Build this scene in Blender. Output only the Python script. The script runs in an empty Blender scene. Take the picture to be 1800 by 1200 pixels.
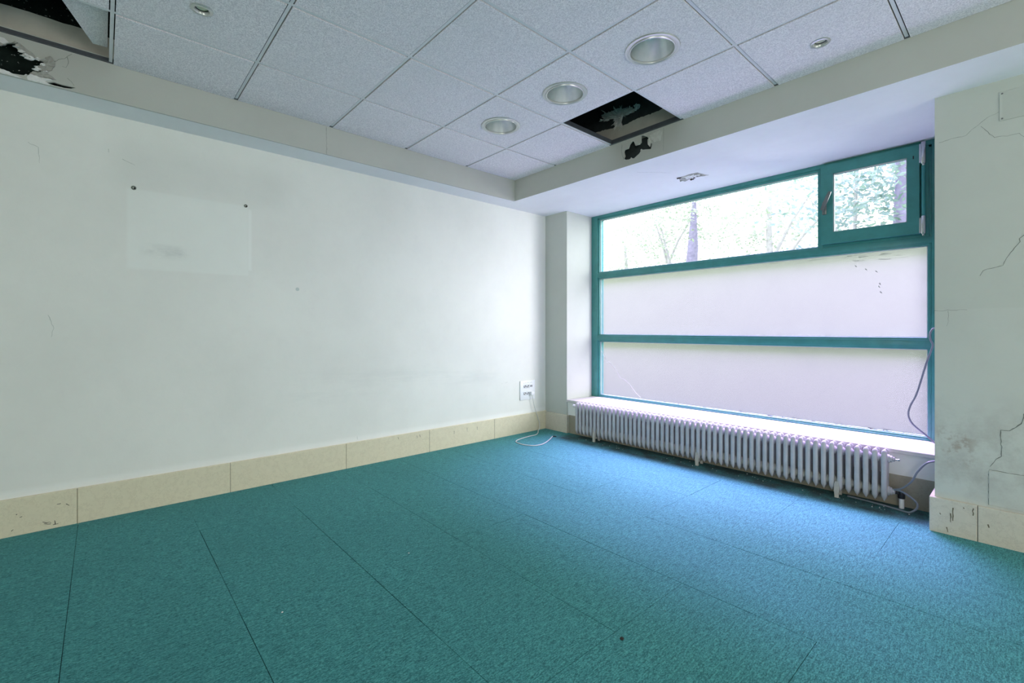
import bpy, bmesh, math, random
from mathutils import Vector, Matrix
from mathutils.geometry import tessellate_polygon

sc = bpy.context.scene
COL = sc.collection
R = math.radians
PI = math.pi

# ------------------------------------------------------------------ camera, sky, lights, exposure
cam_d = bpy.data.cameras.new('camera'); cam = bpy.data.objects.new('camera', cam_d); COL.objects.link(cam)
cam.location = (0, 0, 1.0911)
cam.rotation_euler = (R(90), 0, 0.8447)
cam_d.sensor_width = 36.0
cam_d.lens = 36.0 * 811.777 / 1800
cam_d.shift_y = (579.24 - 600) / 1800
cam_d.clip_start = 0.02
sc.camera = cam

w = bpy.data.worlds.new('overcast_sky'); sc.world = w; w.use_nodes = True
wn = w.node_tree.nodes['Background']
wn.inputs[0].default_value = (0.93, 0.97, 1.0, 1)
wn.inputs[1].default_value = 3.2

sd = bpy.data.lights.new('sun', 'SUN'); sun = bpy.data.objects.new('sun', sd); COL.objects.link(sun)
sd.energy = 28.0
sd.angle = R(42)
sd.color = (0.61, 0.40, 1.0)
sun.rotation_euler = Vector((0.18, -0.47, -0.86)).to_track_quat('-Z', 'Y').to_euler()
sun.location = (-1.5, 7, 8)

# unseen fill lamps added behind and beside the camera to lift the room
def area(name, loc, size, energy, color, target, spread=180):
    d = bpy.data.lights.new(name, 'AREA'); o = bpy.data.objects.new(name, d); COL.objects.link(o)
    d.shape = 'RECTANGLE'; d.size, d.size_y = size; d.energy = energy; d.color = color; d.spread = R(spread)
    o.location = loc
    o.rotation_euler = (Vector(target) - Vector(loc)).to_track_quat('-Z', 'Y').to_euler()
    return o
area('rear_fill', (1.5, -3.05, 1.35), (2.8, 2.2), 92, (1.0, 0.975, 0.915), (-1.0, 3.0, 2.7))
area('side_fill', (2.95, 2.0, 1.35), (2.2, 1.9), 58, (1.0, 0.975, 0.94), (-3.0, 2.4, 2.5))  # added fill at the right wall, no window is built there
# lamp added outdoors, right of the window, to brighten the left wall
area('slanting_fill', (0.9, 5.6, 2.3), (2.0, 2.6), 66, (0.95, 0.95, 1.0), (-3.6, 1.2, 1.3), 95)

sc.view_settings.view_transform = 'Standard'
sc.view_settings.look = 'None'
sc.view_settings.gamma = 1
sc.view_settings.use_curve_mapping = False
sc.view_settings.exposure = 0.32
sc.cycles.use_denoising = True
sc.cycles.max_bounces = 10
sc.cycles.diffuse_bounces = 6
sc.cycles.transparent_max_bounces = 12
sc.cycles.sample_clamp_indirect = 6

# ------------------------------------------------------------------ room numbers (metres, floor at z = 0)
XL, XS, XP, XR, XE = -3.5936, -3.3654, -3.2767, -0.3523, 3.0
YB, YS, YR, YP, YF, YW = -3.2, 3.0247, 3.3913, 3.6881, 3.70, 4.10
H, ZS, ZT = 2.5563, 2.3499, 3.05
SILL = 0.3505

# ------------------------------------------------------------------ materials
def lin(c):
    return tuple((x / 12.92 if x <= 0.04045 else ((x + 0.055) / 1.055) ** 2.4) for x in c)
def rgb(r, g, b): return lin((r / 255, g / 255, b / 255)) + (1,)

class Mat:
    def __init__(self, name):
        self.m = bpy.data.materials.new(name); self.m.use_nodes = True
        self.t = self.m.node_tree; self.n = self.t.nodes; self.l = self.t.links
        self.b = self.n['Principled BSDF']; self.out = self.n['Material Output']
    def node(self, ty, **kw):
        n = self.n.new(ty)
        for k, v in kw.items(): setattr(n, k, v)
        return n
    def link(self, a, b): self.l.new(a, b)
    def pos(self):
        if not hasattr(self, '_p'): self._p = self.node('ShaderNodeNewGeometry').outputs['Position']
        return self._p
    def mapped(self, scale=(1, 1, 1), loc=(0, 0, 0)):
        mp = self.node('ShaderNodeMapping'); mp.inputs['Scale'].default_value = scale; mp.inputs['Location'].default_value = loc
        self.link(self.pos(), mp.inputs['Vector']); return mp.outputs[0]
    def noise(self, scale, detail=4, rough=0.6, vec=None, stretch=(1, 1, 1)):
        n = self.node('ShaderNodeTexNoise'); n.inputs['Scale'].default_value = scale
        n.inputs['Detail'].default_value = detail; n.inputs['Roughness'].default_value = rough
        self.link(vec if vec is not None else self.mapped(stretch), n.inputs['Vector']); return n.outputs['Fac']
    def ramp(self, f, a, b, lo=0.0, hi=1.0):
        r = self.node('ShaderNodeMapRange'); r.inputs[1].default_value = a; r.inputs[2].default_value = b
        r.inputs[3].default_value = lo; r.inputs[4].default_value = hi; self.link(f, r.inputs[0]); return r.outputs[0]
    def mix(self, f, a, b, mode='MIX'):
        m = self.node('ShaderNodeMix', data_type='RGBA', blend_type=mode)
        if isinstance(f, float): m.inputs[0].default_value = f
        else: self.link(f, m.inputs[0])
        for s, v in ((6, a), (7, b)):
            if isinstance(v, tuple): m.inputs[s].default_value = v
            else: self.link(v, m.inputs[s])
        return m.outputs[2]
    def math(self, op, a, b=0.0):
        m = self.node('ShaderNodeMath', operation=op)
        for i, v in enumerate((a, b)):
            if isinstance(v, (int, float)): m.inputs[i].default_value = v
            else: self.link(v, m.inputs[i])
        return m.outputs[0]
    def xyz(self):
        if not hasattr(self, '_x'):
            s = self.node('ShaderNodeSeparateXYZ'); self.link(self.pos(), s.inputs[0]); self._x = s.outputs
        return self._x
    def box(self, axis_ranges, soft=0.01):
        """mask that is 1 inside the given world ranges {axis: (lo, hi)}"""
        r = None
        for ax, (lo, hi) in axis_ranges.items():
            a = self.ramp(self.xyz()[ax], lo - soft, lo + soft); b = self.ramp(self.xyz()[ax], hi + soft, hi - soft)
            v = self.math('MULTIPLY', a, b); r = v if r is None else self.math('MULTIPLY', r, v)
        return r
    def done(self, color, rough=0.6, metal=0.0, bump=None, bs=0.1, bd=0.002, spec=None):
        if isinstance(color, tuple): self.b.inputs['Base Color'].default_value = color
        else: self.link(color, self.b.inputs['Base Color'])
        self.b.inputs['Roughness'].default_value = rough; self.b.inputs['Metallic'].default_value = metal
        if spec is not None: self.b.inputs['Specular IOR Level'].default_value = spec
        if bump is not None:
            bn = self.node('ShaderNodeBump'); bn.inputs['Strength'].default_value = bs; bn.inputs['Distance'].default_value = bd
            self.link(bump, bn.inputs['Height']); self.link(bn.outputs[0], self.b.inputs['Normal'])
        return self.m

def plain(name, c, rough=0.5, metal=0.0, var=0.12, scale=30):
    k = Mat(name); n = k.noise(scale)
    d = tuple(x * (1 - var) for x in c[:3]) + (1,)
    return k.done(k.mix(k.ramp(n, 0.3, 0.7), c, d), rough, metal)

def wall_paint(name, c, kind):
    k = Mat(name)
    blot = k.noise(1.6, 5, 0.65)
    col = k.mix(k.ramp(blot, 0.35, 0.7), c, tuple(x * 0.93 for x in c[:3]) + (1,))
    fine = k.noise(14, 6, 0.7)
    col = k.mix(k.ramp(fine, 0.55, 0.8, 0, 0.35), col, tuple(x * 0.9 for x in c[:3]) + (1,))
    if kind == 'left':
        ghost = k.box({1: (0.112, 0.755), 2: (1.46, 1.94)}, 0.008)       # cleaner patch where a board hung
        col = k.mix(k.math('MULTIPLY', ghost, 0.30), col, rgb(240, 246, 240))
        edge = k.box({1: (0.757, 0.775), 2: (1.50, 1.92)}, 0.006)
        col = k.mix(k.math('MULTIPLY', edge, 0.35), col, rgb(246, 250, 246))
        dust = k.box({1: (0.05, 1.0), 2: (1.955, 2.2)}, 0.06)
        col = k.mix(k.math('MULTIPLY', dust, 0.12), col, rgb(170, 176, 170))
        foot = k.box({2: (0.19, 0.235)}, 0.012)
        col = k.mix(k.math('MULTIPLY', foot, 0.3), col, rgb(248, 250, 248))
        sm = k.math('MULTIPLY', k.box({1: (.19, .40), 2: (1.55, 1.60)}, 0.03), k.ramp(k.noise(9, 5, 0.7, stretch=(1, .6, 1.6)), 0.4, 0.7, 0, 0.5))
        col = k.mix(sm, col, rgb(168, 174, 170))
        scuff = k.math('MULTIPLY', k.box({1: (1.0, 3.0), 2: (0.55, 0.75)}, 0.06), k.ramp(k.noise(3, 5, 0.7, stretch=(1, .35, 2)), 0.5, 0.75, 0, 0.3))
        col = k.mix(scuff, col, rgb(190, 196, 192))
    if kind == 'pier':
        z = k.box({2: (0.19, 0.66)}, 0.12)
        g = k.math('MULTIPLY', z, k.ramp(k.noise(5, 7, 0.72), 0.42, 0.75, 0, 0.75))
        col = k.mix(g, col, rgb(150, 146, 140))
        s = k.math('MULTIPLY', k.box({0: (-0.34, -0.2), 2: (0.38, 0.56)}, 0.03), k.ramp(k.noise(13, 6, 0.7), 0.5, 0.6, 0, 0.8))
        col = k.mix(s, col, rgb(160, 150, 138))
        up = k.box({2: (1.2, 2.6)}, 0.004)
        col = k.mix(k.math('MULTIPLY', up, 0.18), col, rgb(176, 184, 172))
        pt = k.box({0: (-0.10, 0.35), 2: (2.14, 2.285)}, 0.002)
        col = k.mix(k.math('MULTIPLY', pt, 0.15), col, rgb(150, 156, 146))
    return k.done(col, 0.75, 0, k.noise(60, 5, 0.6), 0.12, 0.003, 0.25)

WALL = rgb(232, 233, 226)
M = {}
M['wall_left'] = wall_paint('wall_left_paint', WALL, 'left')
M['wall'] = wall_paint('wall_paint', WALL, '')
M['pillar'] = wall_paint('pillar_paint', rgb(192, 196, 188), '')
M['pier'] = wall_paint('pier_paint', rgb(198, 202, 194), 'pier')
M['soffit_under_lit'] = wall_paint('soffit_underside_lit', rgb(238, 239, 240), '')  # lighter than the face: light from window and floor put into the colour
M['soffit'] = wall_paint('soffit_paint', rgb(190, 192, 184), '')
M['board'] = plain('plasterboard', rgb(222, 220, 208), 0.85, var=0.15, scale=9)
M['gypsum'] = plain('gypsum', rgb(232, 232, 230), 0.9, var=0.12, scale=60)
M['plaster_pale'] = plain('plaster_pale', rgb(206, 208, 200), 0.9, var=0.15, scale=50)
M['plaster_grey'] = plain('plaster_grey', rgb(176, 176, 168), 0.9, var=0.25, scale=50)

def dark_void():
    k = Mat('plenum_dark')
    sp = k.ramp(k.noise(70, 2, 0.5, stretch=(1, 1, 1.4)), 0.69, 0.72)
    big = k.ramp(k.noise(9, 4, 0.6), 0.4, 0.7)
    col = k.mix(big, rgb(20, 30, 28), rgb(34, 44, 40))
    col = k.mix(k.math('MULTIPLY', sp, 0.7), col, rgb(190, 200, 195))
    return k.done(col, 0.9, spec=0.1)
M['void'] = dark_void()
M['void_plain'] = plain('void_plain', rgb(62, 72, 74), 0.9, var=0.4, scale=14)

def carpet():
    k = Mat('carpet_pile')
    st = k.noise(130, 5, 0.75, stretch=(1.0, 0.16, 1))
    fi = k.noise(230, 4, 0.85, stretch=(1, 0.42, 1))
    big = k.noise(1.3, 5, 0.6)
    a, b = rgb(80, 162, 160), rgb(46, 112, 114)
    col = k.mix(k.ramp(st, 0.38, 0.62), a, b)
    col = k.mix(k.ramp(fi, 0.50, 0.38, 0, 0.75), col, rgb(26, 76, 80))
    col = k.mix(k.ramp(fi, 0.52, 0.66, 0, 0.6), col, rgb(122, 200, 198))
    col = k.mix(k.ramp(big, 0.45, 0.7, 0, 0.22), col, rgb(44, 104, 108))
    dirt_and_shade = k.math('MULTIPLY', k.box({0: (-3.2, -0.38), 1: (3.43, 3.75)}, 0.05), k.ramp(k.noise(7, 6, 0.7), 0.3, 0.6, 0.35, 0.9))  # dirt plus the radiator's shadow, darkened into the carpet colour
    col = k.mix(dirt_and_shade, col, rgb(44, 46, 44))
    k.b.inputs['Sheen Weight'].default_value = 0.06; k.b.inputs['Sheen Roughness'].default_value = 0.45
    k.b.inputs['Sheen Tint'].default_value = (0.5, 0.9, 1, 1)
    return k.done(col, 0.8, 0, fi, 0.5, 0.004, 0.2)
M['carpet'] = carpet()
M['seam'] = plain('carpet_seam', rgb(14, 34, 38), 0.95)

def ceiling_tile():
    k = Mat('mineral_tile')
    n = k.noise(175, 4, 0.85)
    b = k.noise(2.0, 4, 0.6)
    col = k.mix(k.ramp(n, 0.42, 0.58), rgb(255, 250, 252), rgb(208, 203, 208))
    col = k.mix(k.ramp(b, 0.4, 0.75, 0, 0.3), col, rgb(214, 215, 217))
    return k.done(col, 0.9, 0, n, 0.25, 0.002, 0.15)
M['tile'] = ceiling_tile()
M['tile_edge'] = plain('tile_core', rgb(176, 172, 160), 0.9)
M['tee'] = plain('tee_white', rgb(220, 222, 224), 0.4, 0.1, 0.06)
M['tee_dark'] = plain('tee_steel', rgb(96, 102, 108), 0.45, 0.4, 0.2)

def marble(name, c, vein, spec=0.4):
    k = Mat(name)
    v = k.noise(13, 8, 0.75)
    vv = k.math('ABSOLUTE', k.math('SUBTRACT', v, 0.5))
    col = k.mix(k.ramp(vv, 0.0, 0.018, 0.42, 0), c, vein)
    col = k.mix(k.ramp(k.noise(28, 6, 0.7), 0.4, 0.75, 0, 0.35), col, tuple(x * 0.82 for x in c[:3]) + (1,))
    return k.done(col, 0.4, spec=spec)
M['stone'] = marble('baseboard_stone', rgb(222, 214, 186), rgb(186, 176, 146))
M['stone_grey'] = marble('baseboard_stone_worn', rgb(206, 200, 184), rgb(160, 152, 138))
M['stone_dark'] = marble('baseboard_stone_dark', rgb(158, 152, 134), rgb(120, 114, 100))  # darker stone for the run behind the radiator
M['sill'] = marble('sill_marble', rgb(204, 202, 198), rgb(196, 192, 184))
M['joint'] = plain('stone_joint', rgb(120, 112, 96), 0.9)
M['ink'] = plain('dark_mark', rgb(52, 50, 48), 0.9, var=0.3)
M['brown'] = plain('brown_mark', rgb(112, 104, 84), 0.9, var=0.3)
M['crack'] = plain('crack_line', rgb(120, 126, 118), 0.9, var=0.3)
M['spot'] = plain('filled_spot', rgb(196, 206, 200), 0.9, var=0.03)
M['crack_soft'] = plain('crack_soft', rgb(168, 174, 166), 0.9, var=0.2)

def paint(name, c, rough=0.35, chips=None):
    k = Mat(name)
    col = k.mix(k.ramp(k.noise(11, 5, 0.65), 0.35, 0.7), c, tuple(x * 0.82 for x in c[:3]) + (1,))
    if chips:
        col = k.mix(k.ramp(k.noise(48, 6, 0.75), 0.66, 0.72, 0, 0.6), col, chips)
    return k.done(col, rough, spec=0.45)
M['frame'] = paint('teal_frame', rgb(68, 142, 135), 0.32)
M['frame_lip'] = paint('teal_frame_lip', rgb(66, 148, 146), 0.3)
M['seal'] = plain('window_putty', rgb(196, 200, 200), 0.7)
M['rad'] = paint('radiator_enamel', rgb(192, 192, 194), 0.35, rgb(132, 132, 130))
M['rad_warm'] = paint('radiator_hub_enamel', rgb(192, 190, 180), 0.4, rgb(142, 138, 126))
M['chrome'] = plain('chrome', rgb(196, 198, 200), 0.2, 1.0, 0.05)
M['steel'] = plain('handle_metal', rgb(126, 130, 128), 0.35, 0.8, 0.1)
M['white_plastic'] = plain('white_plastic', rgb(236, 238, 240), 0.35, 0, 0.03)
M['black_plastic'] = plain('black_plastic', rgb(34, 36, 40), 0.5)
M['cable_white'] = plain('cable_white', rgb(214, 214, 208), 0.45)
M['cable_grey'] = plain('cable_grey', rgb(120, 130, 140), 0.45)
M['ring'] = plain('downlight_ring', rgb(200, 202, 198), 0.3, 0.55, 0.06)
def alu():
    k = Mat('reflector_aluminium')
    return k.done(k.mix(k.ramp(k.noise(25, 3), .3, .7), rgb(240, 242, 240), rgb(226, 230, 228)), 0.34, 0.9)
M['alu'] = alu()
M['lamp'] = plain('lamp_glass', rgb(226, 224, 196), 0.25)
M['foam'] = plain('expanding_foam', rgb(246, 246, 242), 0.85, 0, 0.25, 45)
M['bark'] = plain('bark', rgb(152, 148, 176), 0.9, 0, 0.35, 14)
M['bark_pale'] = plain('bark_pale', rgb(188, 188, 188), 0.9, 0, 0.3, 14)
M['render'] = plain('backdrop_render', rgb(120, 128, 112), 0.9, 0, 0.06, 3)
M['ground'] = plain('lawn', rgb(84, 104, 66), 0.9, 0, 0.12, 3)
def leafm(name, a, b):
    k = Mat(name)
    col = k.mix(k.ramp(k.noise(3, 4), 0.35, 0.65), a, b)
    k.done(col, 0.6)
    tr = k.node('ShaderNodeBsdfTranslucent'); k.link(col, tr.inputs[0])
    mx = k.node('ShaderNodeMixShader'); mx.inputs[0].default_value = 0.35
    k.link(k.b.outputs[0], mx.inputs[1]); k.link(tr.outputs[0], mx.inputs[2]); k.link(mx.outputs[0], k.out.inputs[0])
    return k.m
M['leaf'] = leafm('leaf_pale', rgb(170, 186, 158), rgb(130, 154, 120))
M['leaf_dark'] = leafm('leaf_green', rgb(144, 172, 150), rgb(106, 138, 122))

def clear_glass():
    k = Mat('clear_glass'); k.n.remove(k.b)
    t = k.node('ShaderNodeBsdfTransparent'); t.inputs[0].default_value = (0.95, 0.97, 0.96, 1)
    g = k.node('ShaderNodeBsdfGlossy'); g.inputs[1].default_value = 0.02
    lw = k.node('ShaderNodeFresnel'); lw.inputs[0].default_value = 1.35
    mx = k.node('ShaderNodeMixShader'); k.link(lw.outputs[0], mx.inputs[0]); k.link(t.outputs[0], mx.inputs[1]); k.link(g.outputs[0], mx.inputs[2])
    k.link(mx.outputs[0], k.out.inputs[0]); return k.m
M['clear'] = clear_glass()
def frosted(name, zlo, zhi):
    k = Mat(name); k.n.remove(k.b)
    grime = k.ramp(k.noise(3.0, 6, 0.7), 0.35, 0.75, 0, 0.5)
    col = k.mix(grime, (0.50, 0.51, 0.50, 1), (0.47, 0.47, 0.48, 1))
    streak = k.ramp(k.noise(9, 6, 0.75, stretch=(1, 1, 0.25)), 0.55, 0.85, 0, 0.5)
    col = k.mix(streak, col, (0.42, 0.42, 0.46, 1))
    edge = k.math('MULTIPLY', k.math('SUBTRACT', 1.0, k.box({0: (-3.14, -0.50), 2: (zlo + .03, zhi - .03)}, 0.012)), k.ramp(k.noise(30, 6, 0.7), 0.45, 0.65, 0, 0.5))
    col = k.mix(edge, col, (0.25, 0.26, 0.28, 1))
    tl = k.node('ShaderNodeBsdfTranslucent'); k.link(col, tl.inputs[0])
    tp = k.node('ShaderNodeBsdfTransparent'); tp.inputs[0].default_value = (1, 1, 1, 1)
    mx = k.node('ShaderNodeMixShader'); mx.inputs[0].default_value = 0.86
    k.link(tl.outputs[0], mx.inputs[1]); k.link(tp.outputs[0], mx.inputs[2]); k.link(mx.outputs[0], k.out.inputs[0])
    return k.m
M['frost_a'] = frosted('frosted_glass_upper', 1.04, 1.65)
M['frost_b'] = frosted('frosted_glass_lower', 0.37, 0.955)

# ------------------------------------------------------------------ mesh helpers
class MB:
    def __init__(self): self.bm = bmesh.new()
    def quad(self, pts, mi=0):
        f = self.bm.faces.new([self.bm.verts.new(p) for p in pts]); f.material_index = mi; return f
    def box(self, lo, hi, bev=0.0, seg=2, mi=0):
        r = bmesh.ops.create_cube(self.bm, size=1.0)
        c = [(a + b) / 2 for a, b in zip(lo, hi)]; s = [b - a for a, b in zip(lo, hi)]
        bmesh.ops.scale(self.bm, vec=s, verts=r['verts']); bmesh.ops.translate(self.bm, vec=c, verts=r['verts'])
        fs = list({f for v in r['verts'] for f in v.link_faces})
        for f in fs: f.material_index = mi
        if bev > 0:
            es = list({e for v in r['verts'] for e in v.link_edges})
            bmesh.ops.bevel(self.bm, geom=es, offset=bev, segments=seg, affect='EDGES', profile=0.5)
        return self
    def rings(self, rings, closed=True, cap=True, mi=0):
        vs = [[self.bm.verts.new(p) for p in r] for r in rings]
        n = len(rings[0])
        for a, b in zip(vs, vs[1:]):
            for i in range(n if closed else n - 1):
                j = (i + 1) % n
                f = self.bm.faces.new((a[i], a[j], b[j], b[i])); f.material_index = mi
        if cap:
            for r in (vs[0][::-1], vs[-1]):
                f = self.bm.faces.new(r); f.material_index = mi
        return self
    def lathe(self, prof, c, ax=2, n=32, cap=False, mi=0):
        """prof: (radius, height along axis) list around centre c"""
        o = [(1, 2), (2, 0), (0, 1)][ax]; rg = []
        for r, h in prof:
            ring = []
            for i in range(n):
                p = [0, 0, 0]; t = 2 * PI * i / n
                p[o[0]] = c[o[0]] + r * math.cos(t); p[o[1]] = c[o[1]] + r * math.sin(t); p[ax] = c[ax] + h
                ring.append(p)
            rg.append(ring)
        return self.rings(rg, True, cap, mi)
    def tube(self, pts, r, n=8, mi=0):
        pts = [Vector(p) for p in pts]; rg = []; up = Vector((0.13, 0.21, 0.97)).normalized(); u = None
        for i, p in enumerate(pts):
            t = (pts[min(i + 1, len(pts) - 1)] - pts[max(i - 1, 0)]).normalized()
            if u is None: u = t.cross(up).normalized()
            u = (u - t * u.dot(t)).normalized(); v = t.cross(u)
            rr = r[i] if isinstance(r, (list, tuple)) else r
            rg.append([p + rr * (math.cos(2 * PI * k / n) * u + math.sin(2 * PI * k / n) * v) for k in range(n)])
        return self.rings(rg, True, True, mi)
    def plate(self, outer, holes, fn, depth, mi=0):
        """flat board with holes; fn(a, b, d) maps plane coords and depth to a point"""
        loops = [outer] + list(holes)
        tris = tessellate_polygon([[Vector((a, b, 0)) for a, b in lp] for lp in loops])
        flat = [p for lp in loops for p in lp]
        F = [self.bm.verts.new(fn(a, b, 0)) for a, b in flat]; B = [self.bm.verts.new(fn(a, b, depth)) for a, b in flat]
        for t in tris:
            for vs in ([F[i] for i in t], [B[i] for i in t][::-1]):
                try: self.bm.faces.new(vs).material_index = mi
                except ValueError: pass
        k = 0
        for lp in loops:
            n = len(lp)
            for i in range(n):
                j = (i + 1) % n
                try: self.bm.faces.new((F[k + i], F[k + j], B[k + j], B[k + i])).material_index = mi
                except ValueError: pass
            k += n
        return self
    def make(self, name, mats, parent=None, smooth=False, loc=None, angle=40):
        bmesh.ops.recalc_face_normals(self.bm, faces=self.bm.faces[:])
        me = bpy.data.meshes.new(name); self.bm.to_mesh(me); self.bm.free()
        for m in (mats if isinstance(mats, (list, tuple)) else [mats]): me.materials.append(m)
        if smooth:
            for p in me.polygons: p.use_smooth = True
            me.set_sharp_from_angle(angle=R(angle))
        o = bpy.data.objects.new(name, me); COL.objects.link(o)
        if loc is not None: o.location = loc
        if parent is not None: put(o, parent)
        return o
def put(o, parent):
    o.parent = parent
    if parent.type == 'EMPTY' and o.location.length == 0: o.matrix_parent_inverse = world_of(parent).inverted()
    elif o.location.length == 0: o.matrix_parent_inverse = world_of(parent).inverted()
def world_of(o):
    m = o.matrix_basis.copy()
    if o.parent: m = world_of(o.parent) @ o.matrix_parent_inverse @ m
    return m
def empty(name, loc=(0, 0, 0)):
    o = bpy.data.objects.new(name, None); COL.objects.link(o); o.location = loc; o.empty_display_size = 0.05; return o
def struct(o): o['kind'] = 'structure'; return o
def tag(o, label, cat, group=None):
    o['label'] = label; o['category'] = cat
    if group: o['group'] = group
    return o
def smooth_path(pts, n=8):
    P = [Vector(p) for p in pts]; P = [2 * P[0] - P[1]] + P + [2 * P[-1] - P[-2]]; out = []
    for i in range(1, len(P) - 2):
        a, b, c, d = P[i - 1:i + 3]
        for k in range(n):
            t = k / n
            out.append(0.5 * ((2 * b) + (c - a) * t + (2 * a - 5 * b + 4 * c - d) * t * t + (3 * b - a - 3 * c + d) * t ** 3))
    out.append(P[-2]); return out
def ribbon(mb, pts, fn, w0=0.003, w1=0.001, h=0.0006, seed=1):
    """thin raised strip along a 2-D polyline, for cracks and scuffs"""
    rnd = random.Random(seed); q = []
    for (a, b), (c, d) in zip(pts, pts[1:]):
        k = max(1, int(math.hypot(c - a, d - b) / 0.012))
        for i in range(k): q.append((a + (c - a) * i / k + rnd.uniform(-.002, .002), b + (d - b) * i / k + rnd.uniform(-.002, .002)))
    q.append(pts[-1])
    L, U = [], []
    for i, (a, b) in enumerate(q):
        (x0, y0), (x1, y1) = q[max(i - 1, 0)], q[min(i + 1, len(q) - 1)]
        n = math.hypot(x1 - x0, y1 - y0) or 1; nx, ny = -(y1 - y0) / n, (x1 - x0) / n
        wd = (w0 + (w1 - w0) * i / len(q)) * rnd.uniform(0.6, 1.2) / 2
        L.append((a + nx * wd, b + ny * wd)); U.append((a - nx * wd, b - ny * wd))
    for i in range(len(q) - 1):
        mb.quad([fn(*L[i], h), fn(*L[i + 1], h), fn(*U[i + 1], h), fn(*U[i], h)])
def circle(cx, cy, r, n=40): return [(cx + r * math.cos(2 * PI * i / n), cy + r * math.sin(2 * PI * i / n)) for i in range(n)]
def jag(pts, amp, step, seed, closed=True):
    rnd = random.Random(seed); out = []
    n = len(pts)
    for i in range(n if closed else n - 1):
        a, b = pts[i], pts[(i + 1) % n]; k = max(1, int(math.hypot(b[0] - a[0], b[1] - a[1]) / step))
        for j in range(k):
            t = j / k; s = amp if j else 0
            out.append((a[0] + (b[0] - a[0]) * t + rnd.uniform(-s, s), a[1] + (b[1] - a[1]) * t + rnd.uniform(-s, s)))
    if not closed: out.append(pts[-1])
    return out

# ------------------------------------------------------------------ floor: carpet tiles with open seams
rnd = random.Random(4)
xe = [XL - .02] + [-3.5 + 0.5 * i for i in range(13)] + [XE]
ye = [YB] + [-3.08 + .496 * i for i in range(6)] + [-0.10, 0.397, 0.893, 1.386, 1.868, 2.375, 2.88, 3.36, 3.76]
m = MB()
m.quad([(XL - .05, YB - .05, -.008), (XE + .05, YB - .05, -.008), (XE + .05, 3.8, -.008), (XL - .05, 3.8, -.008)], 1)
vis = {'y': {0: {}, }, 'x': {}}
strong_y = {7: .0034, 8: .0030, 9: .0042, 10: .0030, 11: .0030, 12: .0036}
def gapy(j, i):            # seam along X at ye[j], column i
    g = {6: .0016, 7: .0020, 8: .0026, 9: .0030, 10: .0024, 11: .0026, 12: .0028, 13: .0018}.get(j, .001)
    return g * rnd.choice((.35, .7, 1.0, 1.1))
def gapx(i, j): return rnd.choice((.0003, .0004, .0006, .0012, .0018))
GY = {(j, i): gapy(j, i) for j in range(len(ye)) for i in range(len(xe))}
GX = {(i, j): gapx(i, j) for i in range(len(xe)) for j in range(len(ye))}
for i in range(len(xe) - 1):
    for j in range(len(ye) - 1):
        x0, x1 = xe[i] + GX[i, j] / 2, xe[i + 1] - GX[i + 1, j] / 2
        y0, y1 = ye[j] + GY[j, i] / 2, ye[j + 1] - GY[j + 1, i] / 2
        b = rnd.uniform(-.0003, .0003)
        m.box((x0, y0, -.007), (x1, y1, b))
floor = struct(m.make('floor', [M['carpet'], M['seam']]))

# ------------------------------------------------------------------ walls
m = MB(); m.box((XL - .15, YB - .15, -.05), (XL, YW + .10, ZS)); wall_left = struct(m.make('wall_left', M['wall_left']))
m = MB(); m.box((XR, YR, -.05), (XE + .15, YW + .10, ZS)); wall_right = struct(m.make('wall_right', M['pier']))
m = MB(); m.box((XE, YB - .15, -.05), (XE + .15, YR, ZT)); struct(m.make('wall_side', M['wall']))
m = MB(); m.box((XL - .15, YB - .15, -.05), (XE + .15, YB, ZT)); struct(m.make('wall_back', M['wall']))
m = MB(); m.box((XL, YP, -.05), (XP, YW + .10, ZS)); pillar = struct(m.make('pillar', M['pillar']))
m = MB(); m.box((XP, YF, -.05), (XR, YW + .10, SILL - .024)); wall_window = struct(m.make('wall_window', M['wall']))
# slab over the hung ceiling and the dark sides of the void above it
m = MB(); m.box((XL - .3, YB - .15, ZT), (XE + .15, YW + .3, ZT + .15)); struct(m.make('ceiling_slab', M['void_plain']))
def frag(name, outer, fn, depth, mat, parent):
    k = MB(); k.plate(outer, [], fn, depth); return k.make(name, mat, parent)
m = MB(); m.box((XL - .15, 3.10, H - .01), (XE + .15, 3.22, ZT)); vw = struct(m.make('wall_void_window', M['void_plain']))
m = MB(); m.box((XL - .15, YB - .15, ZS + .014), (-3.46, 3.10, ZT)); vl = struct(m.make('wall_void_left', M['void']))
rag = [(-3.36, 2.73), (-2.60, 2.745), (-2.416, 2.738), (-2.319, 2.73), (-2.225, 2.715), (-2.18, 2.712), (-2.135, 2.709), (-2.083, 2.713), (-2.014, 2.72), (-1.964, 2.714), (-1.883, 2.714), (-1.813, 2.718), (-1.2, 2.72), (-.4, 2.73), (.3, 2.72)]
top = jag(rag, .004, .012, 3, False)
frag('plasterboard_upstand', [(-3.36, H)] + top + [(.3, H)], lambda a, b, d: (a, 3.099 - d, b), .012, M['board'], vw)
rag = [(-1.4, 2.735), (-.6, 2.73), (-0.383, 2.732), (-0.25, 2.735), (-0.213, 2.735), (-0.155, 2.732), (-0.092, 2.736), (.05, 2.73), (.7, 2.735)]
top = jag(rag, .002, .03, 5, False)
frag('plasterboard_upstand', [(-1.4, H)] + top + [(.7, H)], lambda a, b, d: (-3.459 + d, a, b), .012, M['board'], vl)

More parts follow.
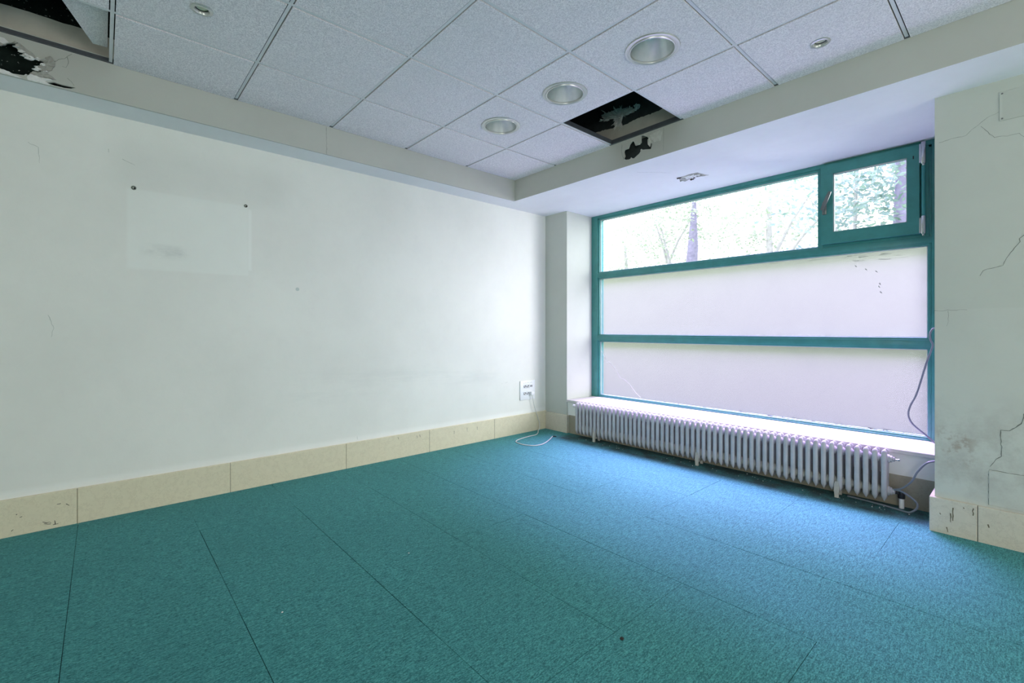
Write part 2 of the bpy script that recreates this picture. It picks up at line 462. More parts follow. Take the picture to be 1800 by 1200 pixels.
# spray foam splashed on the dark wall above the missing tile
foam = [(-2.225, 2.715), (-2.234, 2.749), (-2.225, 2.784), (-2.253, 2.809), (-2.319, 2.8), (-2.362, 2.819), (-2.338, 2.83), (-2.367, 2.86), (-2.328, 2.874), (-2.281, 2.861), (-2.225, 2.861), (-2.171, 2.853), (-2.109, 2.827), (-2.091, 2.835), (-2.048, 2.805), (-2.027, 2.834), (-2.006, 2.826), (-2.006, 2.805), (-2.04, 2.787), (-2.074, 2.788), (-2.109, 2.782), (-2.153, 2.79), (-2.171, 2.758), (-2.166, 2.719), (-2.175, 2.695)]
m = MB(); r2 = random.Random(8)
m.plate(jag(foam, .006, .010, 6), [], lambda a, b, d: (a, 3.0995 - d, b), .012)
for i in range(170):                       # ragged tufts radiating from the splash
    a, b = r2.choice(foam); t = r2.uniform(0.3, 1.02); cx, cz = -2.19, 2.80
    x, z = cx + (a - cx) * t, cz + (b - cz) * t
    ang = math.atan2(b - cz, a - cx) + r2.uniform(-.5, .5); L = r2.uniform(.008, .035); s = r2.uniform(.0015, .004)
    e = Vector((x + L * math.cos(ang), 3.092 - r2.uniform(0, .03), z + L * math.sin(ang)))
    m.tube([(x, 3.092, z), (Vector((x, 3.085, z)) + e) / 2, e], [s * 1.6, s, s * .3], 5)
tag(m.make('spray_foam', M['foam']), 'pale spray foam splashed across the dark wall inside the missing ceiling tile opening', 'foam')

# ------------------------------------------------------------------ hung ceiling
xg = [XS, -2.8158, -2.2158, -1.6158, -1.0158, -0.4158, 0.1842, 0.7842, 1.3842, 1.9842, 2.5842, XE]
yg = [YS, 2.4357, 1.8357, 1.2357, .6357, .0357, -.5643, -1.1643, -1.7643, -2.3643, -2.9643, YB]
BIG = [(-1.315, 2.145), (-1.919, 2.142), (-2.528, 2.138)]
SMALL = [(-0.715, 2.733), (-2.516, 0.341)]
m = MB(); g = .0120
for i in range(len(xg) - 1):
    for j in range(len(yg) - 1):
        if (i, j) in ((2, 0), (0, 5)): continue
        x0, x1, y0, y1 = xg[i], xg[i + 1], yg[j + 1], yg[j]
        x0 += g if i else .002; x1 -= g; y1 -= g if j else .002; y0 += g
        hs = [circle(x, y, .118) for x, y in BIG if x0 < x < x1 and y0 < y < y1] + [circle(x, y, .037, 28) for x, y in SMALL if x0 < x < x1 and y0 < y < y1]
        dz = rnd.uniform(-.001, .001)
        m.plate([(x0, y0), (x1, y0), (x1, y1), (x0, y1)], hs, lambda a, b, d: (a, b, H - .005 + dz + d), .016)
ceiling = struct(m.make('ceiling', M['tile']))
m = MB()
def tee(lo, hi):
    m.box(lo, hi); c = [(a + b) / 2 for a, b in zip(lo, hi)]
    if hi[0] - lo[0] > hi[1] - lo[1]: m.box((lo[0], c[1] - .0015, H + .001), (hi[0], c[1] + .0015, H + .036), mi=1)
    else: m.box((c[0] - .0015, lo[1], H + .001), (c[0] + .0015, hi[1], H + .036), mi=1)
for x in xg[1:-1]: tee((x - .0075, YB, H - .001), (x + .0075, YS, H + .001))
for y in yg[1:-1]: tee((XS, y - .0075, H - .0006), (XE, y + .0075, H + .0014))
# perimeter angle
m.box((XS - .001, YB, H - .002), (XS + .016, YS, H), mi=1); m.box((XS - .001, YB, H - .002), (XS + .0015, YS, H + .024), mi=1)
m.box((XS, YS - .016, H - .002), (XE, YS + .001, H), mi=1); m.box((XS, YS - .0015, H - .002), (XE, YS + .001, H + .024), mi=1)
m.make('ceiling_grid', [M['tee'], M['tee_dark']], ceiling)
# steel lips left open around the missing tile
m = MB()
m.box((-2.2085, 2.443, H + .002), (-2.2065, 3.02, H + .034)); m.box((-2.2, 3.010, H + .002), (-1.63, 3.012, H + .030))
m.make('tee_upstand', M['tee_dark'], ceiling)

m = MB()
P = [(-3.298, -0.036), (-3.285, 0.022), (-2.832, 0.022), (-2.832, -0.180)]
m.plate(P, [], lambda a, b, d: (a, b, 2.600 + d - (b - .022) * .06), .016)
tag(m.make('ceiling_panel_offcut', M['tile']), 'loose cut ceiling panel lying skewed across the dark opening at top left', 'ceiling panel')

# ------------------------------------------------------------------ soffits with their broken holes
HL = [(-0.70, 2.47), (-0.60, 2.50), (-0.45, 2.485), (-0.374, 2.49), (-0.335, 2.515), (-0.324, 2.518), (-0.321, 2.501), (-0.301, 2.486), (-0.289, 2.469), (-0.273, 2.461), (-0.244, 2.468), (-0.222, 2.467), (-0.225, 2.448), (-0.251, 2.429), (-0.248, 2.416), (-0.228, 2.414), (-0.215, 2.414), (-0.27, 2.392), (-0.275, 2.38), (-0.286, 2.372), (-0.32, 2.366), (-0.344, 2.368), (-0.374, 2.372), (-.55, 2.375), (-.66, 2.40)]
HL2 = [(-0.215, 2.361), (-0.186, 2.373), (-0.152, 2.370), (-0.104, 2.373), (-0.121, 2.362), (-0.159, 2.355), (-0.172, 2.356), (-0.186, 2.357)]
HW = [(-1.949, 2.545), (-1.937, 2.545), (-1.885, 2.514), (-1.877, 2.503), (-1.894, 2.501), (-1.893, 2.466), (-1.877, 2.443), (-1.865, 2.468), (-1.855, 2.458), (-1.865, 2.422), (-1.909, 2.432), (-1.945, 2.439), (-1.965, 2.416), (-2.011, 2.393), (-2.032, 2.402), (-2.053, 2.397), (-2.092, 2.404), (-2.102, 2.418), (-2.092, 2.434), (-2.101, 2.469), (-2.096, 2.483), (-2.062, 2.484), (-2.049, 2.512), (-2.028, 2.528), (-2.011, 2.523), (-1.998, 2.487), (-1.961, 2.486), (-1.949, 2.497)]
onL = lambda a, b, d: (XS - d, a, b)
onLo = lambda a, b, h: (XS + h, a, b)
onW = lambda a, b, d: (a, YS + d, b)
onWo = lambda a, b, h: (a, YS - h, b)
m = MB()
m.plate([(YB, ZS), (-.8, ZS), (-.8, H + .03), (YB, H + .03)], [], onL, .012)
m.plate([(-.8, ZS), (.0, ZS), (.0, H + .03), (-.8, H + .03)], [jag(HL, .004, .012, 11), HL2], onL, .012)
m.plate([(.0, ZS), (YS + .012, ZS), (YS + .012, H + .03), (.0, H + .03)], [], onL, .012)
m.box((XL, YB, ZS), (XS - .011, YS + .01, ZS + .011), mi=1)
t1 = struct(m.make('trim_1', [M['soffit'], M['soffit_under_lit']]))
m = MB()
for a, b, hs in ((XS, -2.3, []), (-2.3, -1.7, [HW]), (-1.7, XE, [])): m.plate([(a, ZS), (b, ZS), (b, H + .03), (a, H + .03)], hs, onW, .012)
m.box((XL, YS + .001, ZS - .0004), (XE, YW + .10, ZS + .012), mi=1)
t2 = struct(m.make('trim_2', [M['soffit'], M['soffit_under_lit']]))
# something dark closes the box behind the window soffit
m = MB(); m.box((XS, YS + .075, ZS + .013), (XE, YS + .20, H - .011)); struct(m.make('trim_void', M['void_plain']))

# peeled plaster round the holes: curled flakes
def flake(mb, pts, fn, lift=.006, curl=.02, seed=1, mi=0):
    r = random.Random(seed); q = jag(pts, .0025, .008, seed)
    cx = sum(p[0] for p in q) / len(q); cy = sum(p[1] for p in q) / len(q)
    V = [mb.bm.verts.new(fn(a, b, .0008 + r.uniform(0, lift))) for a, b in q]
    c = mb.bm.verts.new(fn(cx, cy, .001 + lift * .4)); B = [mb.bm.verts.new(fn(a, b, .0002)) for a, b in q]
    for i in range(len(q)):
        j = (i + 1) % len(q)
        mb.bm.faces.new((V[i], V[j], c)).material_index = mi; mb.bm.faces.new((V[i], B[i], B[j], V[j])).material_index = mi
m = MB()
flake(m, [(-0.324, 2.518), (-0.308, 2.525), (-0.286, 2.506), (-0.26, 2.489), (-0.244, 2.470), (-0.273, 2.463), (-0.289, 2.471), (-0.301, 2.488), (-0.321, 2.503)], onLo, .004, seed=2, mi=1)
flake(m, [(-0.251, 2.429), (-0.225, 2.448), (-0.219, 2.487), (-0.199, 2.500), (-0.186, 2.481), (-0.182, 2.455), (-0.199, 2.425), (-0.228, 2.414)], onLo, .008, seed=3, mi=1)
flake(m, [(-0.275, 2.382), (-0.262, 2.400), (-0.215, 2.412), (-0.178, 2.388), (-0.21, 2.383)], onLo, .010, seed=4, mi=1)
flake(m, [(-0.283, 2.366), (-0.27, 2.382), (-0.215, 2.380), (-0.178, 2.386), (-0.219, 2.365), (-0.20, 2.352), (-0.25, 2.351), (-0.28, 2.351)], onLo, .006, seed=5)
flake(m, [(-0.40, 2.375), (-0.344, 2.368), (-0.325, 2.360), (-0.30, 2.352), (-0.36, 2.351), (-0.40, 2.352)], onLo, .006, seed=6)
flake(m, [(-0.40, 2.53), (-0.36, 2.528), (-0.345, 2.512), (-0.372, 2.495), (-0.40, 2.50)], onLo, .005, seed=7)
r3 = random.Random(5)
for i in range(26):                        # small shreds along the torn edge
    a, b = r3.choice(HL[3:20]); s = r3.uniform(.006, .02)
    flake(m, [(a - s, b - s * .3), (a + s * .2, b - s * .5), (a + s, b + s * .2), (a, b + s * .6)], onLo, .012, seed=20 + i, mi=r3.choice((0, 0, 1)))
m.make('peeling_plaster', [M['gypsum'], M['plaster_grey']], t1)
m = MB()
ribbon(m, [(-0.186, 2.477), (-0.169, 2.497), (-0.145, 2.511), (-0.135, 2.529), (-0.118, 2.545)], onLo, .0025, .001)
ribbon(m, [(-0.135, 2.52), (-0.132, 2.493), (-0.14, 2.466), (-0.155, 2.467)], onLo, .0025, .001)
ribbon(m, [(-0.135, 2.41), (-0.122, 2.40), (-0.11, 2.38)], onLo, .002, .001)
ribbon(m, [(1.207, 2.35), (1.205, 2.545)], onLo, .0022, .002, seed=9)
m.make('crack', M['crack'], t1)
m = MB()
flake(m, [(-1.877, 2.528), (-1.792, 2.536), (-1.769, 2.524), (-1.784, 2.46), (-1.838, 2.463), (-1.861, 2.491)], onWo, .003, seed=2)
flake(m, [(-1.885, 2.512), (-1.865, 2.505), (-1.86, 2.47), (-1.878, 2.45), (-1.888, 2.47)], onWo, .006, seed=3)
for i in range(10):
    a, b = r3.choice(HW); s = r3.uniform(.004, .010)
    flake(m, [(a - s, b - s * .3), (a + s * .2, b - s * .5), (a + s, b + s * .2), (a, b + s * .6)], onWo, .006, seed=60 + i)
m.make('peeling_plaster', [M['plaster_pale']], t2)
m = MB()
ribbon(m, [(-2.118, 2.533), (-2.122, 2.468), (-2.101, 2.407)], onWo, .003, .002)
ribbon(m, [(-1.761, 2.542), (-1.764, 2.379)], onWo, .002, .001)
ribbon(m, [(-1.84, 2.53), (-1.82, 2.50), (-1.80, 2.47)], onWo, .004, .002, seed=4)
ribbon(m, [(-1.82, 2.52), (-1.85, 2.48), (-1.87, 2.47)], onWo, .003, .002, seed=5)
under = lambda a, b, h: (a, b, ZS - h)
ribbon(m, [(-2.10, 3.20), (-1.98, 3.33), (-1.93, 3.42)], under, .0025, .001, seed=6)
m.make('crack', M['crack'], t2)
# damaged patch in the soffit underside over the window
m = MB()
flake(m, [(-1.95, 3.575), (-1.89, 3.566), (-1.826, 3.555), (-1.78, 3.567), (-1.765, 3.654), (-1.748, 3.695), (-1.836, 3.67), (-1.895, 3.669), (-1.955, 3.703), (-1.975, 3.654)], under, .002, seed=3, mi=1)
flake(m, [(-1.90, 3.59), (-1.80, 3.575), (-1.79, 3.63), (-1.86, 3.655), (-1.91, 3.64)], under, .010, seed=4)
for i in range(14):
    a, b = r3.uniform(-1.97, -1.78), r3.uniform(3.565, 3.68); s = r3.uniform(.006, .018)
    flake(m, [(a - s, b - s * .3), (a + s * .2, b - s * .5), (a + s, b + s * .2), (a, b + s * .6)], lambda a, b, h: (a, b, ZS - .003 - h), .010, seed=80 + i, mi=r3.choice((0, 0, 1, 2)))
m.make('broken_plaster_patch', [M['gypsum'], M['plaster_grey'], M['ink']], t2)

# ------------------------------------------------------------------ stone baseboards
def base_run(name, segs, mat, joint=True):
    k = MB()
    for lo, hi in segs: k.box(lo, hi, .0025, 1)
    return struct(k.make(name, mat))
js = [YB, -2.35, -1.60, -.853, -.104, .645, 1.434, 2.188, 2.94, YP]
bl = base_run('baseboard_left', [((XL - .005, a + .0011, -.008), (XL + .02, b - .0011, .196)) for a, b in zip(js, js[1:])], M['stone'])
m = MB(); m.box((XL - .004, YB, -.008), (XL + .0175, YP, .1935)); m.make('joint_filler', M['joint'], bl)
base_run('baseboard_pillar', [((XL + .02, YP - .02, -.008), (XP + .018, YP + .004, .187)), ((XP - .004, YP + .0042, -.008), (XP + .018, YF, .187))], M['stone_grey'])
base_run('baseboard_window', [((XP + .02, YF - .004, -.008), (-1.9, YF + .004, .19)), ((-1.898, YF - .004, -.008), (-1.0, YF + .004, .19)), ((-.998, YF - .004, -.008), (XR - .022, YF + .004, .19))], M['stone_dark'])
br = base_run('baseboard_right', [((XR - .020, YR - .02, -.008), (-.188, YR + .005, .185)), ((-.1855, YR - .02, -.008), (.52, YR + .005, .183)), ((.523, YR - .02, -.008), (1.25, YR + .005, .183)), ((1.253, YR - .02, -.008), (XE, YR + .005, .183)), ((XR - .020, YR + .0052, -.008), (XR + .005, YF - .004, .185))], M['stone_grey'])
m = MB(); onB = lambda a, b, h: (a, YR - .02 - h, b)
for i, s in enumerate([[(-0.279, 0.147), (-0.279, 0.079)], [(-0.287, 0.115), (-0.288, 0.069)], [(-0.203, 0.165), (-0.203, 0.129)], [(-0.302, 0.038), (-0.298, 0.013)], [(-0.329, 0.108), (-.326, .098)], [(-.15, .10), (-.145, .085)], [(-.24, .16), (-.236, .155)]]):
    ribbon(m, s, onB, .005, .004, seed=i)
m.make('drip_mark', M['brown'], br)
m = MB(); onBl = lambda a, b, h: (XL + .02 + h, a, b)
for i, s in enumerate([[(-.241, .046), (-.226, .036), (-.215, .04), (-.208, .031)], [(-.235, .036), (-.222, .030), (-.210, .026)], [(-.193, .017), (-.195, .042)], [(-.203, .018), (-.18, .020)], [(-.357, .03), (-.350, .036)], [(-.326, .091), (-.318, .096)], [(-.186, .128), (-.170, .128)], [(-.150, .122), (-.136, .109)], [(-.34, .11), (-.336, .114)], [(1.88, .178), (1.885, .16)], [(2.06, .165), (2.062, .14)], [(2.09, .168), (2.092, .148)], [(2.45, .15), (2.452, .12)], [(2.6, .16), (2.602, .12)], [(2.72, .15), (2.722, .12)]]):
    ribbon(m, s, onBl, .0035, .002, seed=i + 3)
m.make('scuff_mark', M['ink'], bl)

# ------------------------------------------------------------------ marks on walls
onP = lambda a, b, h: (a, YR - h, b)
m = MB()
for i, (s, w0) in enumerate([
    ([(-0.336, 2.102), (-0.286, 2.11), (-0.232, 2.108), (-0.21, 2.131), (-0.184, 2.152), (-0.153, 2.175), (-0.111, 2.192)], .0018),
    ([(-0.174, 2.138), (-0.143, 2.091), (-0.128, 2.069), (-0.084, 2.062), (-0.041, 2.062), (-0.026, 2.04), (.01, 2.03)], .0018),
    ([(.02, 1.60), (-0.026, 1.558), (-0.043, 1.539), (-0.041, 1.525), (-0.064, 1.486), (-0.084, 1.452), (-0.098, 1.415), (-0.123, 1.406), (-0.169, 1.396), (-0.179, 1.368)], .0028),
    ([(.01, .72), (-0.026, 0.676), (-0.036, 0.626), (-0.074, 0.588), (-0.106, 0.583), (-0.106, 0.558), (-0.103, 0.501), (-0.103, 0.451), (-0.123, 0.432), (-0.143, 0.392)], .0045),
    ([(-0.353, 1.197), (-0.319, 1.192), (-0.302, 1.196), (-0.226, 1.195)], .0018),
    ([(-.30, 1.19), (-.297, 1.15), (-.305, 1.11)], .0014),
    ([(.10, .369), (-0.026, 0.372), (-0.146, 0.376), (-0.148, 0.197)], .003)]):
    ribbon(m, s, onP, w0, w0 * .6, seed=i)
m.make('crack', M['crack'], wall_right)
m = MB(); m.box((-.110, YR - .004, 2.143), (.34, YR + .002, 2.288), .001, 1)
cp = m.make('cover_plate', M['pier'])
tag(cp, 'painted blank cover plate high on the cracked wall right of the window', 'cover plate')
for x, z in ((-.10, 2.278), (-.10, 2.153)):
    m = MB(); m.lathe([(.004, 0), (.004, -.0015), (.0, -.002)], (x, YR - .004, z), 1, 12); m.make('screw', M['steel'], cp)
m = MB(); m.box((-.147, YR - .003, .197), (.40, YR + .002, .372), .001, 1)
tag(m.make('patch_board', M['pier']), 'flush repair board low on the wall right of the window, above the stone baseboard', 'repair board')

onWL = lambda a, b, h: (XL + h, a, b)
m = MB()
for i, s in enumerate([[(.09, 2.105), (.15, 2.083)], [(-.22, 1.17), (-.20, 1.10), (-.21, 1.05)], [(-.30, 2.1), (-.26, 2.085), (-.255, 2.0)], [(.03, 2.15), (.03, 2.13)], [(3.10, .545), (3.13, .55)], [(3.05, .538), (3.06, .54)], [(1.53, .235), (1.532, .21)]]):
    ribbon(m, s, onWL, .0022, .001, seed=i)
m.make('scratch', M['crack_soft'], wall_left)
m = MB()
m.lathe([(.013, .0002), (.012, .0008), (0, .0009)], (XL, 1.077, 1.389), 0, 20)
m.make('filled_spot', M['spot'], wall_left)
def wall_plug(y, z, label, s):
    root = empty('wall_plug', (XL, y, z)); tag(root, label, 'wall plug', 'screw fixings left in the wall')
    k = MB(); k.lathe([(.011 * s, 0.0003), (.011 * s, .002), (.006 * s, .003), (.004 * s, -.002)], (XL, y, z), 0, 14); k.make('plug_sleeve', M['crack'], root, True)
    k = MB(); k.lathe([(.005, .001), (.005, .010), (.003, .012), (0.0, .012)], (XL, y + .004, z - .003), 0, 10); k.make('screw', M['ink'], root, True)
wall_plug(.143, 1.945, 'dark screw plug at upper left corner of the pale wall patch', 1.15)
wall_plug(.740, 1.942, 'dark screw plug at upper right corner of the pale wall patch', 1.0)

# ------------------------------------------------------------------ window
win = struct(empty('window_1', (-1.8, YW, SILL)))
FD0, FD1, GY_ = YW, YW + .085, YW + .03
def framebars(name, bars, parent, lip=True, mat='frame'):
    k = MB()
    for lo, hi in bars: k.box(lo, hi, .003, 2)
    return k.make(name, M[mat], parent, True)
X0, X1 = -3.277, -0.34
GL, GR = -3.172, -0.462
wf = framebars('window_frame', [((X0, FD0, SILL), (GL - .022, FD1, ZS)), ((GL - .024, FD0 + .010, SILL), (GL, FD1, ZS)),
     ((GR + .022, FD0, SILL), (X1, FD1, ZS)), ((GR, FD0 + .010, SILL), (GR + .024, FD1, ZS)),
     ((GL - .03, FD0 + .002, ZS - .032), (GR + .03, FD1, ZS)), ((GL - .03, FD0 + .010, ZS - .048), (GR + .03, FD1, ZS - .03)),
     ((GL - .03, FD0 + .002, SILL), (GR + .03, FD1, SILL + .012)), ((GL - .03, FD0 + .012, SILL + .01), (GR + .03, FD1, SILL + .024))], win)
framebars('casement_rebate', [((-1.085, FD0 + .032, 1.70), (-.42, FD1, 1.765)), ((-.535, FD0 + .032, 1.70), (-.42, FD1, ZS)), ((-1.085, FD0 + .032, ZS - .075), (-.42, FD1, ZS)),
     ((-.4975, FD0 + .006, 1.712), (-.455, FD1, ZS)), ((-1.06, FD0 + .004, 1.70), (-.46, FD1, 1.7325)), ((-1.06, FD0 + .004, 2.3255), (-.46, FD1, ZS))], win)
framebars('transom', [((GL - .03, FD0 + .001, 1.668), (GR + .03, FD1, 1.712)), ((GL - .01, FD0 + .009, 1.652), (GR + .01, FD1, 1.726))], win)
framebars('transom', [((GL - .03, FD0 + .001, .975), (GR + .03, FD1, 1.024)), ((GL - .01, FD0 + .009, .960), (GR + .01, FD1, 1.038))], win)
framebars('mullion', [((-1.092, FD0 + .004, 1.71), (-1.060, FD1, ZS - .03))], win)
# thin putty lines round the glass
m = MB()
def putty(x0, x1, z0, z1):
    t = .005
    for lo, hi in (((x0, GY_ - .004, z0), (x0 + t, GY_ + .004, z1)), ((x1 - t, GY_ - .004, z0), (x1, GY_ + .004, z1)), ((x0, GY_ - .004, z0), (x1, GY_ + .004, z0 + t)), ((x0, GY_ - .004, z1 - t), (x1, GY_ + .004, z1))): m.box(lo, hi)
PANES = [('clear', GL, -1.092, 1.726, ZS - .048), ('frost_a', GL, GR, 1.038, 1.652), ('frost_b', GL, GR, SILL + .024, .960)]
for _, a, b, c, d in PANES: putty(a, b, c, d)
m.make('putty', M['seal'], win)
panes = []
for mt, a, b, c, d in PANES:
    k = MB(); k.quad([(a, GY_, c), (b, GY_, c), (b, GY_, d), (a, GY_, d)])
    p = k.make('window_pane', M[mt], win); panes.append(p)
panes[0]['label'] = 'clear upper pane'; panes[1]['label'] = 'frosted middle pane'; panes[2]['label'] = 'frosted cracked lower pane'
m = MB(); onG = lambda a, b, h: (a, GY_ - h, b)
ribbon(m, [(-3.158, 0.856), (-3.12, 0.795), (-3.082, 0.735), (-3.056, 0.741), (-2.982, 0.674), (-2.909, 0.577), (-2.861, 0.566), (-2.791, 0.517), (-2.734, 0.449), (-2.666, 0.397)], onG, .005, .004)
m.make('glass_crack', M['white_plastic'], panes[2])
m = MB(); r4 = random.Random(3)
for i in range(16):
    a, b = -1.1 + r4.uniform(-.35, .5), 1.645 - abs(r4.gauss(0, .03)); L = r4.uniform(.01, .07)
    ribbon(m, [(a, b), (a + L, b + r4.uniform(-.004, .006))], onG, r4.uniform(.0015, .005), .001, seed=i)
for a, b in ((-.86, 1.56), (-.80, 1.53), (-.74, 1.51), (-.72, 1.42), (-.725, 1.40), (-.715, 1.36)): ribbon(m, [(a, b), (a + .008, b - .01)], onG, .006, .002)
m.make('paint_smear', M['crack'], panes[1])
m = MB()
for i in range(34):
    a = r4.uniform(-2.5, -.55); b = SILL + .026 + abs(r4.gauss(0, .006)); L = r4.uniform(.01, .05)
    ribbon(m, [(a, b), (a + L, b + r4.uniform(-.002, .004))], onG, r4.uniform(.002, .007), .001, seed=i)
m.make('grime', M['ink'], panes[2])

# opening casement in the upper right corner
SX0, SX1, SZ0, SZ1, SY0, SY1 = -1.062, -.498, 1.733, 2.325, YW - .03, YW + .03
gx0, gx1, gz0, gz1 = -.985, -.562, 1.818, 2.254
k = MB()
k.plate([(SX0, SZ0), (SX1, SZ0), (SX1, SZ1), (SX0, SZ1)], [[(gx0, gz0), (gx1, gz0), (gx1, gz1), (gx0, gz1)]], lambda a, b, d: (a, SY0 + d, b), SY1 - SY0)
bmesh.ops.bevel(k.bm, geom=[e for e in k.bm.edges if len(e.link_faces) == 2 and e.calc_face_angle(0) > .5], offset=.003, segments=2, affect='EDGES')
sash = k.make('casement', M['frame'], win)
k = MB(); k.quad([(gx0, YW, gz0), (gx1, YW, gz0), (gx1, YW, gz1), (gx0, YW, gz1)]); k.make('casement_pane', M['clear'], sash)
k = MB(); t = .005
for lo, hi in (((gx0, SY0 + .01, gz0), (gx0 + t, YW, gz1)), ((gx1 - t, SY0 + .01, gz0), (gx1, YW, gz1)), ((gx0, SY0 + .01, gz0), (gx1, YW, gz0 + t)), ((gx0, SY0 + .01, gz1 - t), (gx1, YW, gz1))): k.box(lo, hi)
k.make('glazing_bead', M['seal'], sash)
k = MB()
k.box((-1.052, SY0 - .010, 1.955), (-1.024, SY0 + .001, 2.05), .004, 2)
k.box((-1.049, SY0 - .030, 1.985), (-1.027, SY0 - .008, 2.015), .004, 2)
k.rings([[(x + dx, SY0 - .034 + dy, z + dz) for dx, dy, dz in ((-w_, -.006, w_ * .4), (w_, -.006, -w_ * .4), (w_, .006, -w_ * .4), (-w_, .006, w_ * .4))] for x, z, w_ in ((-1.045, 1.985, .011), (-1.030, 2.03, .012), (-1.010, 2.08, .011), (-.995, 2.115, .008))])
k.make('handle', M['steel'], sash, True)
for z0, z1 in ((2.19, 2.335), (1.725, 1.845)):
    k = MB(); k.lathe([(.011, 0), (.013, .004), (.013, z1 - z0 - .004), (.011, z1 - z0)], (-.478, SY0 - .004, z0), 2, 16, True)
    k.box((-.500, SY0 - .004, z0 + .01), (-.478, SY0 + .004, z1 - .01), .001, 1); k.lathe([(.006, -.012), (.008, -.006), (.008, 0)], (-.478, SY0 - .004, z0), 2, 10, True)
    k.make('hinge', M['chrome'], sash, True)
k = MB(); k.lathe([(.010, 0), (.010, .35)], (-.478, SY0 + .002, 1.842), 2, 14, True); k.make('hinge_cover', M['frame_lip'], sash, True)
k = MB(); k.box((-.532, SY0 - .002, 2.235), (-.526, SY0 + .002, 2.256)); k.make('vent_slot', M['ink'], sash)

# marble sill in slabs
k = MB()
cuts = [XP, -2.33, -1.32, XR + .002]
for a, b in zip(cuts, cuts[1:]): k.box((a + .0008, YF - .022, SILL - .024), (b - .0008, YW + .02, SILL), .002, 1)
k.make('window_sill', M['sill'], win)

# ------------------------------------------------------------------ cast iron radiator
NS, RX0, RX1 = 55, -3.055, -.603
RY0, RY1, RZ0, RZ1 = 3.575, 3.664, .046, .350
pitch = (RX1 - RX0) / (NS - 1)
rad = empty('radiator', (RX1, RY0, 0)); tag(rad, 'long low white cast iron radiator under the window sill', 'radiator')
def section_mesh():
    k = MB(); h = .0140
    # plan outline: wide front and back columns joined by a thin web
    plan = [(-h, .006), (-h * .55, 0), (h * .55, 0), (h, .006), (h, .020), (.0055, .030), (.0055, .058), (h * .9, .068), (h * .9, .084), (h * .5, .089), (-h * .5, .089), (-h * .9, .084), (-h * .9, .068), (-.0055, .058), (-.0055, .030), (-h, .020)]
    rg = []
    for z, sx, y_in in ((RZ0 - .008, .10, .020), (RZ0 + .006, .55, .010), (RZ0 + .022, 1.0, .003), (RZ0 + .04, 1.0, 0), (RZ1 - .040, 1.0, 0), (RZ1 - .018, 1.0, .002), (RZ1 - .006, .92, .007), (RZ1 + .001, .55, .014), (RZ1 + .004, .25, .020)):
        cy = .0445
        rg.append([(x * sx, cy + (y - cy) * (1 - y_in / cy), z) for x, y in plan])
    k.rings(rg)
    return k
def hub_mesh(z, r):
    k = MB()
    return k.lathe([(r * .62, -pitch / 2), (r * .72, -pitch / 2 + .002), (r, -.011), (r * 1.06, 0), (r, .011), (r * .72, pitch / 2 - .002), (r * .62, pitch / 2)], (0, .046, z), 0, 18, False)
s0 = section_mesh().make('radiator_section', M['rad'], None, True, angle=50)
h0 = [hub_mesh(z, r).make('section_hub', M[mm], None, True, angle=50) for z, r, mm in ((RZ1 - .052, .027, 'rad'), (RZ0 + .055, .031, 'rad_warm'))]
for i in range(NS):
    s = s0 if i == 0 else s0.copy()
    if i: COL.objects.link(s)
    s.parent = rad; s.location = (RX0 + pitch * i - RX1, 0, 0); s.matrix_parent_inverse = Matrix()
    for h in h0:
        hb = h if i == 0 else h.copy()
        if i: COL.objects.link(hb)
        hb.parent = s; hb.location = (0, 0, 0)
def radpart(k, name, mat):
    o = k.make(name, mat, None, True); o.parent = rad; o.matrix_parent_inverse = Matrix.Translation((-RX1, -RY0, 0)); return o
for z, r in ((RZ1 - .052, .020), (RZ0 + .055, .022)):
    k = MB(); x = RX1 + .018
    k.lathe([(r * 1.25, -.006), (r * 1.25, .004), (r, .006), (r, .016), (r * .8, .018)], (x, RY0 + .046, z), 0, 20, True)
    k.lathe([(r * .72, .017), (r * .72, .028), (r * .5, .030)], (x, RY0 + .046, z), 0, 6, True)
    radpart(k, 'end_plug', M['rad'])
k = MB(); k.lathe([(.004, 0), (.004, .016), (.006, .017), (.006, .022), (.002, .026)], (RX1 + .046, RY0 + .046, RZ1 - .052), 0, 10, True); radpart(k, 'bleed_screw', M['chrome'])
k = MB(); k.lathe([(.010, .0), (.010, -.03), (.015, -.032), (.015, -.06), (.008, -.066)], (RX0 - .01, RY0 + .046, RZ1 - .040), 0, 14, True); radpart(k, 'valve_cap', M['white_plastic'])
for x in (-2.83, -1.79, -.845):
    k = MB(); k.rings([[(x + sx * wd, y, z) for sx, y in ((-1, RY0 - .004), (1, RY0 - .004), (1, RY0 + .010), (-1, RY0 + .010))] for z, wd in ((0, .011), (.012, .011), (.05, .014), (.085, .013), (.105, .008))])
    k.box((x - .01, RY0 + .006, .030), (x + .01, RY1, .046)); k.rings([[(x + sx * wd, y, z) for sx, y in ((-1, RY1 - .012), (1, RY1 - .012), (1, RY1), (-1, RY1))] for z, wd in ((0, .010), (.05, .013), (.07, .010))])
    k.lathe([(.004, 0), (.004, -.004), (0, -.005)], (x, RY0 - .004, .092), 1, 8)
    radpart(k, 'foot', M['rad_warm'])
# supply stub that rises from the floor beside it
stub = empty('pipe_stub', (-.53, 3.655, 0)); tag(stub, 'short white pipe stub with dark cap by the right end of the radiator', 'pipe stub')
k = MB(); k.lathe([(.013, 0), (.013, .062)], (-.53, 3.655, 0), 2, 16, True); k.make('pipe', M['white_plastic'], stub, True)
k = MB(); k.lathe([(.016, .060), (.018, .064), (.018, .085), (.014, .088), (.012, .104), (.004, .106)], (-.53, 3.655, 0), 2, 14, True)
k.lathe([(.008, 0), (.008, -.03), (.011, -.031), (.011, -.042)], (-.53, 3.655, .088), 0, 10, True); k.make('valve_cap', M['black_plastic'], stub, True)

